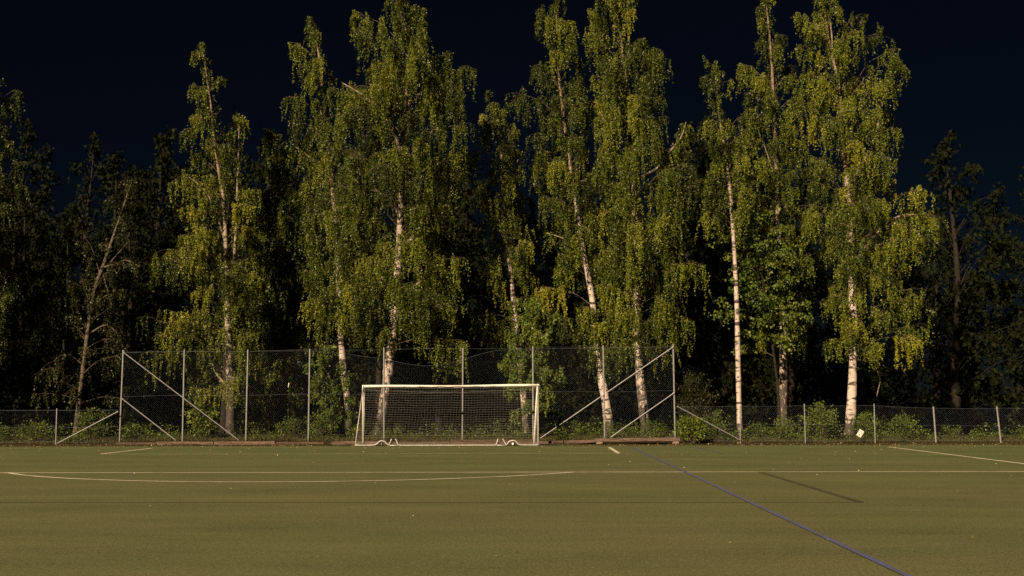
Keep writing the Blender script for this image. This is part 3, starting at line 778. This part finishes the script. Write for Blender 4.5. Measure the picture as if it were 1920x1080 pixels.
# ------------------------------------------------------------------ fences
def chain_mesh(x0, x1, zbot, ztop, y, pitch=.10, r=.0016):
    h = pitch / 2
    nc = int(round((x1 - x0) / h))
    xm = x0 + (np.arange(nc) + .5) * h
    zb = np.array([zbot(v) for v in xm]); zt = np.array([ztop(v) for v in xm])
    nj = int(round(float((zt - zb).max()) / h)) + 1
    j = np.arange(nj)
    I, J = np.meshgrid(np.arange(nc), j, indexing='ij')
    X = x0 + (I + ((J + I) % 2)) * h
    Z = zb[:, None] + (zt - zb)[:, None] * J / (nj - 1)
    Yv = y + .004 * np.where((J + I) % 2, 1, -1) + .02 * np.sin(X * 1.3) * np.sin(Z * 1.1)
    C = np.stack([X, Yv, Z], -1)
    th = np.array([.5, 2.594, 4.689])
    ring = np.stack([np.cos(th) * 1.2, np.sin(th), 0 * th], -1) * r
    V = (C[:, :, None] + ring).reshape(-1, 3)
    base = (np.arange(nc)[:, None] * nj + np.arange(nj - 1)[None]).reshape(-1, 1) * 3
    q = []
    for a in range(3):
        b = (a + 1) % 3
        q.append(np.concatenate([base + a, base + b, base + 3 + b, base + 3 + a], 1))
    return fast_mesh('wire_mesh', V, F4=np.concatenate(q))

def post(parent, a, b, r, label=None):
    b_ = Buf()
    a, b = np.array(a, float), np.array(b, float)
    d = unit(b - a)
    b_.tube([a, b, b + d * .012, b + d * .02], [r, r, r * .8, r * .25], 10)
    o = link('post', b_.mesh('post', False), GALV, parent)
    if label: o['label'] = label
    return o

def brace(parent, a, b, r):
    a, b = np.array(a, float), np.array(b, float)
    bf = Buf().tube([a, b], r, 8)
    # clamp collar at the upper end
    d = unit(b - a)
    bf.tube([a - d * .02, a + d * .05], r * 1.6, 8)
    return link('brace', bf.mesh('brace'), GALV, parent)

FY = 5.2
TALL = [(-12.42, .07, -12.38, 4.18), (-9.58, .12, -9.60, 4.19), (-6.73, .11, -6.72, 4.18), (-3.93, .13, -3.92, 4.19), (-.54, .12, -.58, 4.23),
        (2.95, .14, 2.97, 4.22), (6.10, .16, 6.10, 4.28), (9.27, .20, 9.24, 4.31), (12.38, .19, 12.36, 4.32)]
tall = thing('ball_stop_fence', 'tall chain link ball stop fence with nine steel posts and sagging mesh behind the goal', 'fence', (0, FY, 0))
for xb, zb, xt, zt in TALL:
    post(tall, (xb, 0, zb - .35), (xt, 0, zt), .036)
for a, b in (((-12.34, 4.08), (-7.01, .14)), ((-12.33, 2.0), (-9.84, .14)), ((12.34, 4.23), (6.41, .21)), ((12.35, 2.19), (9.52, .25))):
    brace(tall, (a[0], -.07, a[1]), (b[0], -.10, b[1]), .021)
SAG = np.array([(-12.4, 4.1), (-3.92, 4.13), (-2.5, 4.03), (-1.54, 3.87), (-.57, 3.76), (.39, 3.53), (1.34, 3.43), (2.3, 3.55), (2.97, 3.72), (3.73, 3.95), (4.45, 4.12), (6.1, 4.18), (12.4, 4.24)])
tz_ = lambda x: float(np.interp(x, SAG[:, 0], SAG[:, 1]))
bz_ = lambda x: float(np.interp(x, [-12.4, 6, 12.4], [.10, .14, .20]))
link('wire_mesh', chain_mesh(-12.4, 12.36, bz_, tz_, .045), WIRE, tall)
bw = Buf()
xx = np.linspace(-12.4, 12.36, 120)
sm = np.array([tz_(v) for v in xx])
bw.tube(np.stack([xx, 0 * xx + .05, sm], -1), .004, 4)                      # selvage of the mesh
link('mesh_edge', bw.mesh('mesh_edge'), WIRE, tall)
bw = Buf()
for zz in (4.10, 2.12):
    bw.tube(np.stack([xx, 0 * xx + .05, zz + .007 * (xx + 12) + .02 * np.sin(xx * 1.1)], -1), .0018, 3)
link('line_wire', bw.mesh('line_wire'), WIRE, tall)
cl = Buf()
for xb, zb, xt, zt in TALL:
    for zc in np.arange(.5, 4.0, .5):
        xc = xb + (xt - xb) * (zc - zb) / (zt - zb)
        cl.box((xc, .02, zc), (.085, .085, .012))
o = link('mesh_tie', cl.mesh('mesh_tie'), WIRE, tall)
o['kind'] = 'stuff'

def low_fence(label, posts, x0, x1, braces, ztop, y):
    f = thing('chain_link_fence', label, 'fence', (0, y, 0))
    for xb, zb, xt, zt, r in posts:
        post(f, (xb, 0, zb - .3), (xt, 0, zt), r)
    for a, b in braces:
        brace(f, (a[0], -.06, a[1]), (b[0], -.09, b[1]), .02)
    link('wire_mesh', chain_mesh(x0, x1, lambda x: .04, ztop, .04), WIRE, f)
    w = Buf()
    xx = np.linspace(x0, x1, 80)
    for fr, rr_ in ((1.0, .0025), (.5, .002), (.06, .002)):
        w.tube(np.stack([xx, 0 * xx + .045, np.array([ztop(v) for v in xx]) * fr + .012 * np.sin(xx * 1.9) * (fr < 1)], -1), rr_, 3)
    link('line_wire', w.mesh('line_wire'), WIRE, f)
    return f
low_fence('low chain link fence at the left with one thin post and a slanting white brace',
          [(-15.21, .02, -15.22, 1.56, .028), (-18.4, .0, -18.4, 1.56, .028), (-21.6, .0, -21.6, 1.56, .028), (-24.8, .0, -24.8, 1.56, .028)], -25, -12.46,
          [((-12.45, 1.43), (-15.12, .03))], lambda x: 1.50, 5.0)
low_fence('low chain link fence at the right with leaning steel posts and the tilted notice',
          [(15.17, .05, 15.21, 1.60, .024), (18.01, .03, 18.01, 1.68, .024), (21.04, .03, 21.05, 1.68, .024), (23.69, -.02, 23.62, 1.55, .036), (26.50, -.03, 26.37, 1.55, .036), (29.6, -.03, 29.6, 1.55, .036), (32.6, -.03, 32.6, 1.55, .036)], 12.42, 33,
          [((12.44, 1.60), (15.18, .12))], lambda x: float(np.interp(x, [12, 21, 23.6, 33], [1.60, 1.63, 1.50, 1.48])) - .02 * abs(math.sin((x - 15.2) * 1.1)), 4.8)

# tilted notice hanging on the right low fence
sg = thing('notice_sign', 'small white notice hanging tilted on the low fence beside the right birch', 'sign', (20.40, 4.79, .41))
ang = math.radians(-33)
bf = Buf().box((0, 0, 0), (.215, .012, .315), 0, 0, .003)
def tilt(ob):
    ob.rotation_euler = (0, -ang, 0)
tilt(link('board', bf.mesh('board'), SIGN_WHITE, sg))
ink = Buf()
for cx_, cz_, w_, h_ in ((.0, -.062, .05, .022), (-.004, -.085, .022, .03), (.012, -.104, .06, .014), (.004, -.045, .022, .018)):
    ink.box((cx_, -.0085, cz_), (w_, .004, h_))
tilt(link('pictogram', ink.mesh('pictogram'), SIGN_INK, sg))
ink = Buf()
for k, w_ in enumerate((.13, .15, .11, .14)):
    ink.box((.0, -.0085, .105 - k * .032), (w_, .004, .012))
tilt(link('text_line', ink.mesh('text_line'), SIGN_GREY, sg))

wp = Buf()
wp.tube(smooth_path([(0, 0, .11), (.012, -.01, .05), (-.01, .0, -.02), (-.02, .01, -.10)], 10), [.012, .02, .024, .022, .022, .022, .020, .018, .014, .008], 5)
o = link('plastic_strip', wp.mesh('plastic_strip'), STRIP, None, (-4.84, 5.16, 2.58))
tag(o, 'tiny white strip caught high in the tall fence mesh', 'litter')

# timbers lying along the foot of the tall fence
def timber(x0, x1, zb, zt, th, mat, label, y=4.62, slope=0.0, seed=0):
    g = np.random.default_rng(seed + 70)
    n = max(6, int((x1 - x0) / .35))
    L = x1 - x0
    xs_ = np.linspace(-L / 2, L / 2, n)
    hh = zt - zb
    prof = np.array([(-.5, -.44), (-.44, -.5), (.44, -.5), (.5, -.44), (.5, .42), (.42, .5), (-.42, .5), (-.5, .42)])
    R_ = []
    for k, x in enumerate(xs_):
        w = prof * np.array([th, hh]) * (1 + .05 * g.standard_normal((8, 1)))
        R_.append(np.c_[np.full(8, x) + g.normal(0, .01, 8) * (k in (0, n - 1)) * 3, w[:, 0], w[:, 1] + g.normal(0, .006) + slope * x])
    V = np.concatenate(R_)
    q = [[k * 8 + a, k * 8 + (a + 1) % 8, (k + 1) * 8 + (a + 1) % 8, (k + 1) * 8 + a] for k in range(n - 1) for a in range(8)]
    t = [[0, a + 1, a] for a in range(1, 7)] + [[(n - 1) * 8, (n - 1) * 8 + a, (n - 1) * 8 + a + 1] for a in range(1, 7)]
    o = link('timber_beam', fast_mesh('timber_beam', V, t, q), mat, None, ((x0 + x1) / 2, y, (zb + zt) / 2))
    return tag(o, label, 'timber', 'timber beams along the foot of the fence')
timber(-12.32, -10.56, -.04, .075, .14, TIMBER_DARK, 'dark weathered timber beam at the left corner post of the tall fence', seed=1)
timber(-10.50, -8.02, -.035, .11, .15, TIMBER, 'pale pinkish timber beam at the foot of the second tall post from the left', seed=2)
timber(-7.96, -5.3, -.035, .115, .15, TIMBER, 'pale timber beam at the foot of the third tall post from the left', 4.64, seed=3)
timber(-5.25, -3.1, -.04, .085, .14, TIMBER_DARK, 'low dark timber beam half hidden by litter left of the slim birch', seed=4)
timber(-2.75, -.35, -.035, .11, .15, TIMBER, 'pale timber beam running behind the left post of the goal', seed=5)
timber(-.30, 2.48, -.035, .10, .15, TIMBER_DARK, 'brown timber beam behind the middle of the goal net', seed=6)
timber(2.53, 6.25, -.04, .17, .16, TIMBER_DARK, 'high brown timber beam behind the right half of the goal net', 4.60, seed=7)
timber(6.30, 9.05, .01, .13, .16, TIMBER, 'timber beam just right of the goal, rising slightly to one end', 4.66, .025, seed=8)
timber(8.78, 12.42, .09, .235, .18, TIMBER, 'long thick timber beam raised on two blocks by the right corner post', 4.44, .004, seed=9)
for xb_, lb_ in ((8.98, 'small concrete block under the near end of the raised timber beam'), (12.30, 'small concrete block under the far right end of the raised timber beam')):
    o = link('concrete_block', Buf().box((0, 0, 0), (.26, .17, .12), .1, 0, .015).mesh('concrete_block'), BLOCK, None, (xb_, 4.44, .025))
    tag(o, lb_, 'block', 'blocks under the raised timber')

# ------------------------------------------------------------------ goal, turned away with its back frame towards the pitch
goal = thing('football_goal', 'white full size football goal with net and wheels, facing the fence', 'goal', (2.5, 1.7, 0))
G0 = np.array([2.5, 1.7, 0])
TL, TR = np.array([-1.22, 3.5, 2.50]), np.array([6.33, 3.5, 2.52])
BL, BR = np.array([-1.20, 3.5, 0.0]), np.array([6.16, 3.5, 0.0])
CL, CR = np.array([-1.26, 1.7, .04]), np.array([6.32, 1.7, .03])
def gp(p):
    return np.asarray(p, float) - G0
def gpart(name, mat, buf, smooth=True):
    return link(name, buf.mesh(name, smooth), mat, goal)
bx = np.linspace(0, 1, 14)[:, None]
bar = TL * (1 - bx) + TR * bx
bar[:, 2] += .02 * np.sin(bx[:, 0] * math.pi) * -1 + .012 * np.sin(bx[:, 0] * 9)
gpart('crossbar', WHITE_PAINT, Buf().tube(gp(bar + np.array([0, 0, .0])), .06, 12))
gpart('post', WHITE_PAINT, Buf().tube(gp([BL, TL + (0, 0, .055)]), .06, 12))
gpart('post', WHITE_PAINT, Buf().tube(gp([BR, TR + (0, 0, .055)]), .06, 12))
for T_, C_ in ((TL, CL), (TR, CR)):
    gpart('net_stay', ALU, Buf().tube(gp([T_ + (0, -.05, .02), C_]), .021, 8))
for B_, C_ in ((BL, CL), (BR, CR)):
    gpart('side_rail', ALU, Buf().tube(gp([B_ + (0, -.06, .035), C_]), .03, 8))
RY = 1.7
def rail(pts, n=40, r=.026):
    P = smooth_path([(x, RY, z) for x, z in pts], n)
    return Buf().tube(gp(P), r, 8, ref=np.array([0, 1., 0]))
gpart('base_rail', ALU, rail([(-1.26, .04), (-.8, .04), (-.47, .05), (-.33, .12), (-.26, .19), (-.15, .215), (-.04, .19), (.05, .10), (.13, .05), (.17, .10), (.25, .30)], 60), True)
gpart('base_rail', ALU, rail([(.40, .30), (.46, .22), (.50, .10), (.58, .04), (.75, .035), (1.4, .035), (2.6, .035), (3.8, .035), (4.45, .035), (4.58, .05), (4.62, .14), (4.67, .30)], 70))
gpart('base_rail', ALU, rail([(4.86, .30), (4.94, .16), (5.01, .05), (5.06, .10), (5.13, .18), (5.26, .225), (5.40, .19), (5.48, .10), (5.58, .05), (5.85, .04), (6.32, .03)], 60))
gpart('base_rail', ALU, Buf().tube(gp([(.10, 1.72, .03), (.62, 1.72, .03)]), .024, 8))
gpart('base_rail', ALU, Buf().tube(gp([(4.5, 1.72, .03), (5.05, 1.72, .03)]), .024, 8))
for wx, ry_ in ((-.15, .25), (5.29, -.55)):
    c_ = np.array([wx, 1.74, .085])
    ax = np.array([math.cos(ry_), math.sin(ry_), 0.0]) if wx > 0 else np.array([.97, .2, 0])
    if wx > 0:
        ax = np.array([-.55, -.8, .12])
    ax = unit(ax)
    w = Buf()
    s_ = np.array([-.032, -.026, -.015, 0, .015, .026, .032])
    w.tube(gp(c_ + ax * s_[:, None]), [.060, .080, .086, .087, .086, .080, .060], 18)
    wl = gpart('wheel', RUBBER, w)
    h = Buf()
    h.tube(gp(c_ + ax * np.array([-.038, -.034, .034, .038])[:, None]), [.044, .050, .050, .044], 14)
    link('hub', h.mesh('hub', True), HUB, wl)
    gpart('wheel_fork', ALU, Buf().tube(gp([c_, c_ + (0.0, 0, .13)]), .012, 6))

def net_panel(fn, nu, nv, r=.0026):
    b_ = Buf()
    us, vs = np.linspace(0, 1, nu), np.linspace(0, 1, nv)
    for a in us:
        b_.tube(np.array([gp(fn(a, v)) for v in np.linspace(0, 1, max(nv // 2, 6))]), r, 3, cap=False)
    for c in vs:
        b_.tube(np.array([gp(fn(u, c)) for u in np.linspace(0, 1, max(nu // 3, 6))]), r, 3, cap=False)
    return b_
def back_net(u, v):                # u across, v from crossbar down to base rail
    t = TL * (1 - u) + TR * u + np.array([0, -.06, 0])
    c = CL * (1 - u) + CR * u + np.array([0, .03, .02])
    p = t * (1 - v) + c * v
    p[1] += .26 * math.sin(v * math.pi) * math.sin(u * math.pi) ** .5
    p[2] += -.05 * math.sin(v * math.pi) * (1 + .3 * math.sin(u * 23)) * math.sin(u * math.pi) ** .5 + .008 * math.sin(u * 61 + v * 9)
    return p
gpart('net', NET, net_panel(back_net, 62, 26), False)
def side_net(T_, B_, C_, bow):
    def fn(u, v):
        a = T_ * (1 - v) + B_ * v
        c = T_ * (1 - v) + C_ * v + np.array([0, 0, .02])
        p = a * (1 - u) + c * u
        p[0] += bow * math.sin(u * math.pi) * math.sin(v * math.pi)
        return p
    return fn
gpart('net', NET, net_panel(side_net(TL, BL, CL, .05), 16, 24), False)
gpart('net', NET, net_panel(side_net(TR, BR, CR, -.05), 16, 24), False)
ur = np.linspace(0, 1, 40)
rp = np.array([back_net(u, .055 + .05 * math.sin(u * math.pi)) for u in ur]) + np.array([0, -.01, 0])
gpart('net_rope', NET, Buf().tube(gp(rp), .006, 5), False)
gpart('net_rope', NET, Buf().tube(gp(np.array([back_net(u, .975) for u in ur]) + np.array([0, -.01, .0])), .010, 5), False)
gpart('net_rope', NET, Buf().tube(gp(np.array([back_net(u, .012) for u in ur]) + np.array([0, -.01, .0])), .010, 5), False)

def birch(key, name, label, seed, n_boughs, bark=BARK, limb=PALE_BARK, leaf_mat=BIRCH_LEAF, **kw):
    return build_tree(name, TREES[key], seed, label, bark, limb, leaf_mat, n_boughs, **kw)

birch('left_birch', 'birch_tree', 'tall pointed birch with two stems behind the left part of the tall fence', 1, 62, BARK_ROUGH, tint=.47, yellow=.02, weep=1.0, dens=1.15)
birch('slim_birch', 'birch_tree', 'slim birch with speckled white trunk just left of the goal', 2, 50, BARK, weep=1.7, tint=.42)
birch('main_birch', 'birch_tree', 'large weeping birch with thick white leaning trunk rising behind the left goal post', 3, 80, BARK, weep=1.7, tint=.42, dens=1.1)
birch('yellow_birch', 'birch_tree', 'thin dull yellowish birch behind the right goal post', 4, 46, BARK, weep=1.2, tint=.48)
birch('curved_birch', 'birch_tree', 'birch with white trunk curving left, right of the goal by the eighth tall post', 5, 56, BARK_CLEAN, weep=1.5, tint=.40)
birch('tall_birch', 'birch_tree', 'tallest weeping birch with blotched trunk crossing the right braces of the tall fence', 6, 78, BARK, weep=1.7, tint=.46, dens=1.05)
birch('thin_birch', 'birch_tree', 'very thin straight birch with clean white trunk behind the right low fence', 7, 40, BARK_CLEAN, weep=1.1, tint=.42, secs=7)
birch('rough_birch', 'birch_tree', 'birch with dark rough trunk between the thin birch and the right birch', 8, 50, BARK_ROUGH, weep=1.5, tint=.42)
birch('right_birch', 'birch_tree', 'broad bright birch with straight white trunk beside the tilted notice', 9, 80, BARK_CLEAN, weep=1.1, tint=.50, yellow=.02, dens=1.1)
birch('left_edge', 'birch_tree', 'weeping birch cut by the left edge of the picture', 10, 60, BARK, weep=1.6, tint=.24, yellow=0)  # low tint darkens these leaves in place of weaker light
birch('weeping', 'birch_tree', 'dim weeping birch in the gap between the pointed left birch and the slim birch', 13, 55, BARK, weep=1.9, tint=.30, yellow=0, leaf=.085)
birch('leaning', 'leaning_tree', 'half bare tree with leaning pale forked stem in the dark at the left', 11, 54, DIM_BARK, DIM_BARK, DIMMED_LEAF, weep=.9, tint=.45, yellow=0, airy=.9, secs=6, strands=4, leaf=.075)  # bark and leaf colours carry the dimness of this tree
birch('maple', 'maple_tree', 'young broad leaved tree filling the space between the thin birch and the rough birch', 12, 36, FOREST_SHADE_BARK, TWIG, BUSH_LEAF, weep=.6, leaf=.12, tint=.55, yellow=0, flat=True, airy=.9, leaf_gap=.05, secs=9)
birch('sapling', 'sapling', 'leafy sapling behind the right goal post reaching above the tall fence', 14, 30, DARK_BARK, TWIG, BUSH_LEAF, weep=.7, leaf=.085, tint=.60, yellow=0)
birch('shoot', 'sapling', 'small leafy sapling at the foot of the slim birch', 15, 18, DARK_BARK, TWIG, BUSH_LEAF, weep=.6, leaf=.08, tint=.5, yellow=0)

# shrubs and plants along the fence
def shrub(name, label, x, y, w, h, stems, seed, leaf=.085, tint=.5, gap=.034, cat='shrub', mat=None):
    g = np.random.default_rng(seed)
    root = thing(name, label, cat, (x, y, float(GROUND_Z(x, y))))
    b_ = Buf()
    C, tt = [], []
    for k in range(stems):
        a = g.uniform(0, 6.28)
        reach = w / 2 * g.uniform(.15, 1.0)
        top = h * g.uniform(.35, 1.15) * (1 - .30 * (reach / (w / 2)) ** 2)
        o = np.array([math.cos(a), math.sin(a) * .7, 0]) * reach
        P = smooth_path([(o[0] * .2, o[1] * .2, -.03), (o[0] * .55, o[1] * .55, top * .6), (o[0] * .9, o[1] * .9, top * .93), (o[0] * 1.1, o[1] * 1.1, top * .95)], 9)
        b_.tube(P, np.linspace(.010, .003, 9), 4, cap=False)
        n = int(top / gap * 2.2)
        s = g.uniform(.12, 1, n) ** .7 * 8
        i0 = np.minimum(s.astype(int), 7)
        c = P[i0] + (P[i0 + 1] - P[i0]) * (s - i0)[:, None] + g.normal(0, .07 + .03 * h, (n, 3))
        C.append(c)
        tt.append(np.full(n, g.normal(tint, .1)) + g.normal(0, .1, n))
    C = np.concatenate(C); tt = np.concatenate(tt)
    C[:, 2] = np.maximum(C[:, 2], .03)
    n = len(C)
    A = unit(C * np.array([1, 1, .2])) + g.normal(0, .7, (n, 3))
    A[:, 2] -= .15
    N = g.normal(0, .7, (n, 3)); N[:, 2] += .8
    L = leaf * g.uniform(.6, 1.35, n)
    link('stems', b_.mesh('stems', True), TWIG, root)
    link('foliage', leaves(C, A, N, L, L * g.uniform(.5, .75, n), tt, 'foliage'), mat or BUSH_LEAF, root)
    return root

shrub('shrub', 'pale leafy shrub under the long brace in the second bay of the tall fence', -9.0, 6.4, 1.5, 1.35, 34, 101, .12, .72)
shrub('shrub', 'low bush at the foot of the fourth tall post', -3.5, 6.2, 1.6, 1.25, 34, 102, .08, .5)
shrub('weed_clump', 'clump of tall weeds left of the fourth tall post', -5.0, 6.3, 1.3, .9, 24, 103, .07, .4, cat='plant')
shrub('weed_clump', 'bright weed at the foot of the slim birch beside the goal', -1.9, 5.7, .5, .6, 12, 104, .07, .75, cat='plant')
shrub('fern_plant', 'low spreading plant behind the timber just right of the goal', 7.9, 5.9, 1.3, .72, 20, 105, .08, .55, cat='plant')
shrub('shrub', 'small bush at the foot of the curved birch', 10.1, 6.3, 1.3, .7, 24, 106, .07, .5)
shrub('shrub', 'low bush in the last bay behind the raised timber beam', 11.4, 6.2, 1.4, .8, 24, 107, .07, .4)
shrub('shrub', 'bright green bush hiding the foot of the right corner post', 13.0, 4.25, 1.15, 1.15, 44, 108, .095, .62)
shrub('shrub', 'dim bush behind the brace of the right low fence', 14.2, 5.7, 1.6, 1.2, 30, 109, .08, .4)
shrub('shrub', 'low bush between the thin birch and the rough birch', 16.0, 6.0, 1.3, .7, 24, 110, .075, .45)
shrub('shrub', 'leafy bush at the foot of the rough birch', 17.3, 6.0, 1.4, .95, 32, 111, .08, .55)
shrub('shrub', 'large bush between the first thin post and the right birch', 18.9, 6.0, 1.7, 1.45, 46, 112, .085, .6)
shrub('shrub', 'bush directly behind the tilted notice', 21.0, 6.0, 1.3, 1.1, 34, 113, .085, .55)
shrub('shrub', 'rounded bush right of the second thin post', 22.7, 6.0, 1.6, 1.0, 36, 114, .085, .5)
shrub('shrub', 'small dim bush between the two leaning posts', 25.0, 6.4, 1.4, .6, 20, 115, .07, .35)
shrub('shrub', 'tall bush behind the brace of the left low fence', -14.0, 6.0, 1.6, 1.3, 34, 116, .085, .45)
shrub('shrub', 'low bush at the foot of the left corner post', -12.1, 6.0, 1.3, .7, 24, 117, .075, .5)
shrub('shrub', 'wide low bush left of the thin post of the left fence', -16.6, 6.2, 2.0, .85, 34, 118, .08, .4)
shrub('shrub', 'low bush at the left edge of the picture', -18.6, 6.3, 1.6, .7, 26, 119, .08, .35)
shrub('shrub', 'tall bush with dimmed leaves behind the right corner post', 13.6, 8.0, 2.0, 2.6, 40, 120, .08, .35, mat=DIMMED_LEAF)  # darker leaf colour stands in for dim light on this bush

# forest behind, its shade put into the colours: a few crowns, repeated
def forest_spec(h, w, g, x=0, y=0):
    tr = [(0, -.2, .16 + .008 * h)] + [(g.normal(0, .12) * k, h * f, (.15 + .008 * h) * (1 - f * .9)) for k, f in ((1, .3), (2, .6), (2, .98))]
    zs_ = np.array([.06, .25, .5, .75, .92, 1.0])
    ws = np.array([.6, .95, 1.0, .75, .4, .08]) * w / 2
    out = [(z * h + .4, -a * g.uniform(.75, 1.15), a * g.uniform(.75, 1.15)) for z, a in zip(zs_, ws)][::-1]
    return dict(x=x, y=y, trunk=tr, outline=out, limbs=[], show_stem=False)
FOREST_LABEL = 'dense tree with shade-dark leaves standing in the forest behind the birches'
FOREST_GROUP = 'dark trees of the forest behind the birches'
gf = np.random.default_rng(77)
protos = []
spots = []
# low weeds and seedlings that carpet the ground under the birches
def weeds(g, n):
    c = np.stack([g.uniform(-26, 34, 420), 5.4 + 3.2 * g.uniform(0, 1, 420) ** 1.6], -1)
    i = g.integers(0, 420, n)
    return c[i, 0] + g.normal(0, .16, n), np.maximum(c[i, 1] + g.normal(0, .14, n), 5.25), .4 + 1.2 * ((i * 7919) % 97) / 97
gw = np.random.default_rng(55)
wx_, wy_, wk_ = weeds(gw, 26000)
wz_ = GROUND_Z(wx_, wy_) + .03 + .42 * wk_ ** 1.5 * gw.uniform(0, 1, 26000)
WA = gw.normal(0, 1, (26000, 3)); WN = gw.normal(0, .6, (26000, 3)); WN[:, 2] += .8
WL = .065 * gw.uniform(.6, 1.4, 26000)
wo = link('undergrowth', small_leaves(np.stack([wx_, wy_, wz_], -1), WA, WN, WL, WL * .8, gw.normal(.42, .16, 26000), 'undergrowth'), BUSH_LEAF)
wo['kind'] = 'stuff'; wo['label'] = 'low green weeds carpeting the ground behind the fence'
for row, (yy, hmax) in enumerate(((15.0, 16.5), (19.5, 21.0), (26.0, 24.0), (33.0, 26.0))):
    n = (15, 15, 16, 17)[row]
    for k in range(n):
        lo, hi = -30 - row * 5, 34 + row * 7
        xq = lo + (hi - lo) * (k + .5) / n
        if xq > 23 and (row < 2 or xq > 44):
            continue
        spots.append((lo + (hi - lo) * (k + .5) / n + gf.normal(0, .8), yy + gf.normal(0, 1.0), hmax * gf.uniform(.74, 1.0)))
gf.shuffle(spots)
for i, (x, y, h) in enumerate(spots):
    if i < 5:
        hb = (15, 16, 17, 18, 19)[i]
        sp = forest_spec(hb, hb * .42, gf, x, y)
        r = build_tree('forest_tree', sp, 300 + i, FOREST_LABEL, FOREST_SHADE_BARK, FOREST_SHADE_BARK, FOREST_SHADE_LEAF, 60, weep=.9, leaf=.18, tint=.4, yellow=0, strands=5, secs=8, leaf_gap=.09, group=FOREST_GROUP, twig=FOREST_SHADE_BARK, airy=1.0)
        r.scale = (h / hb,) * 3
        protos.append((r, hb))
    else:
        r, hb = protos[i % 5]
        copy_thing(r, (x, y, float(GROUND_Z(x, y))), gf.uniform(0, 6.28), h / hb, FOREST_LABEL, FOREST_GROUP)

# birches added out of view on the left to shade the forest gap
SHADE_ROW_LABEL = 'tall unseen birch continuing the row, added beyond the left edge for its shade'
src = [o for o in bpy.data.objects if o.name.startswith('birch_tree') and o.parent is None]
for k, (x, y, rz, sc_) in enumerate(((-25.5, 8.6, 1.0, 1.0), (-29.5, 10.2, 2.4, .95), (-33.5, 9.0, 4.0, 1.0), (-37.5, 10.0, 5.2, .97), (-41.5, 9.2, .4, 1.0))):
    copy_thing(src[(0, 2, 5, 8, 4)[k]], (x, y, float(GROUND_Z(x, y))), rz, sc_, SHADE_ROW_LABEL, 'shade birches added beyond the left edge')
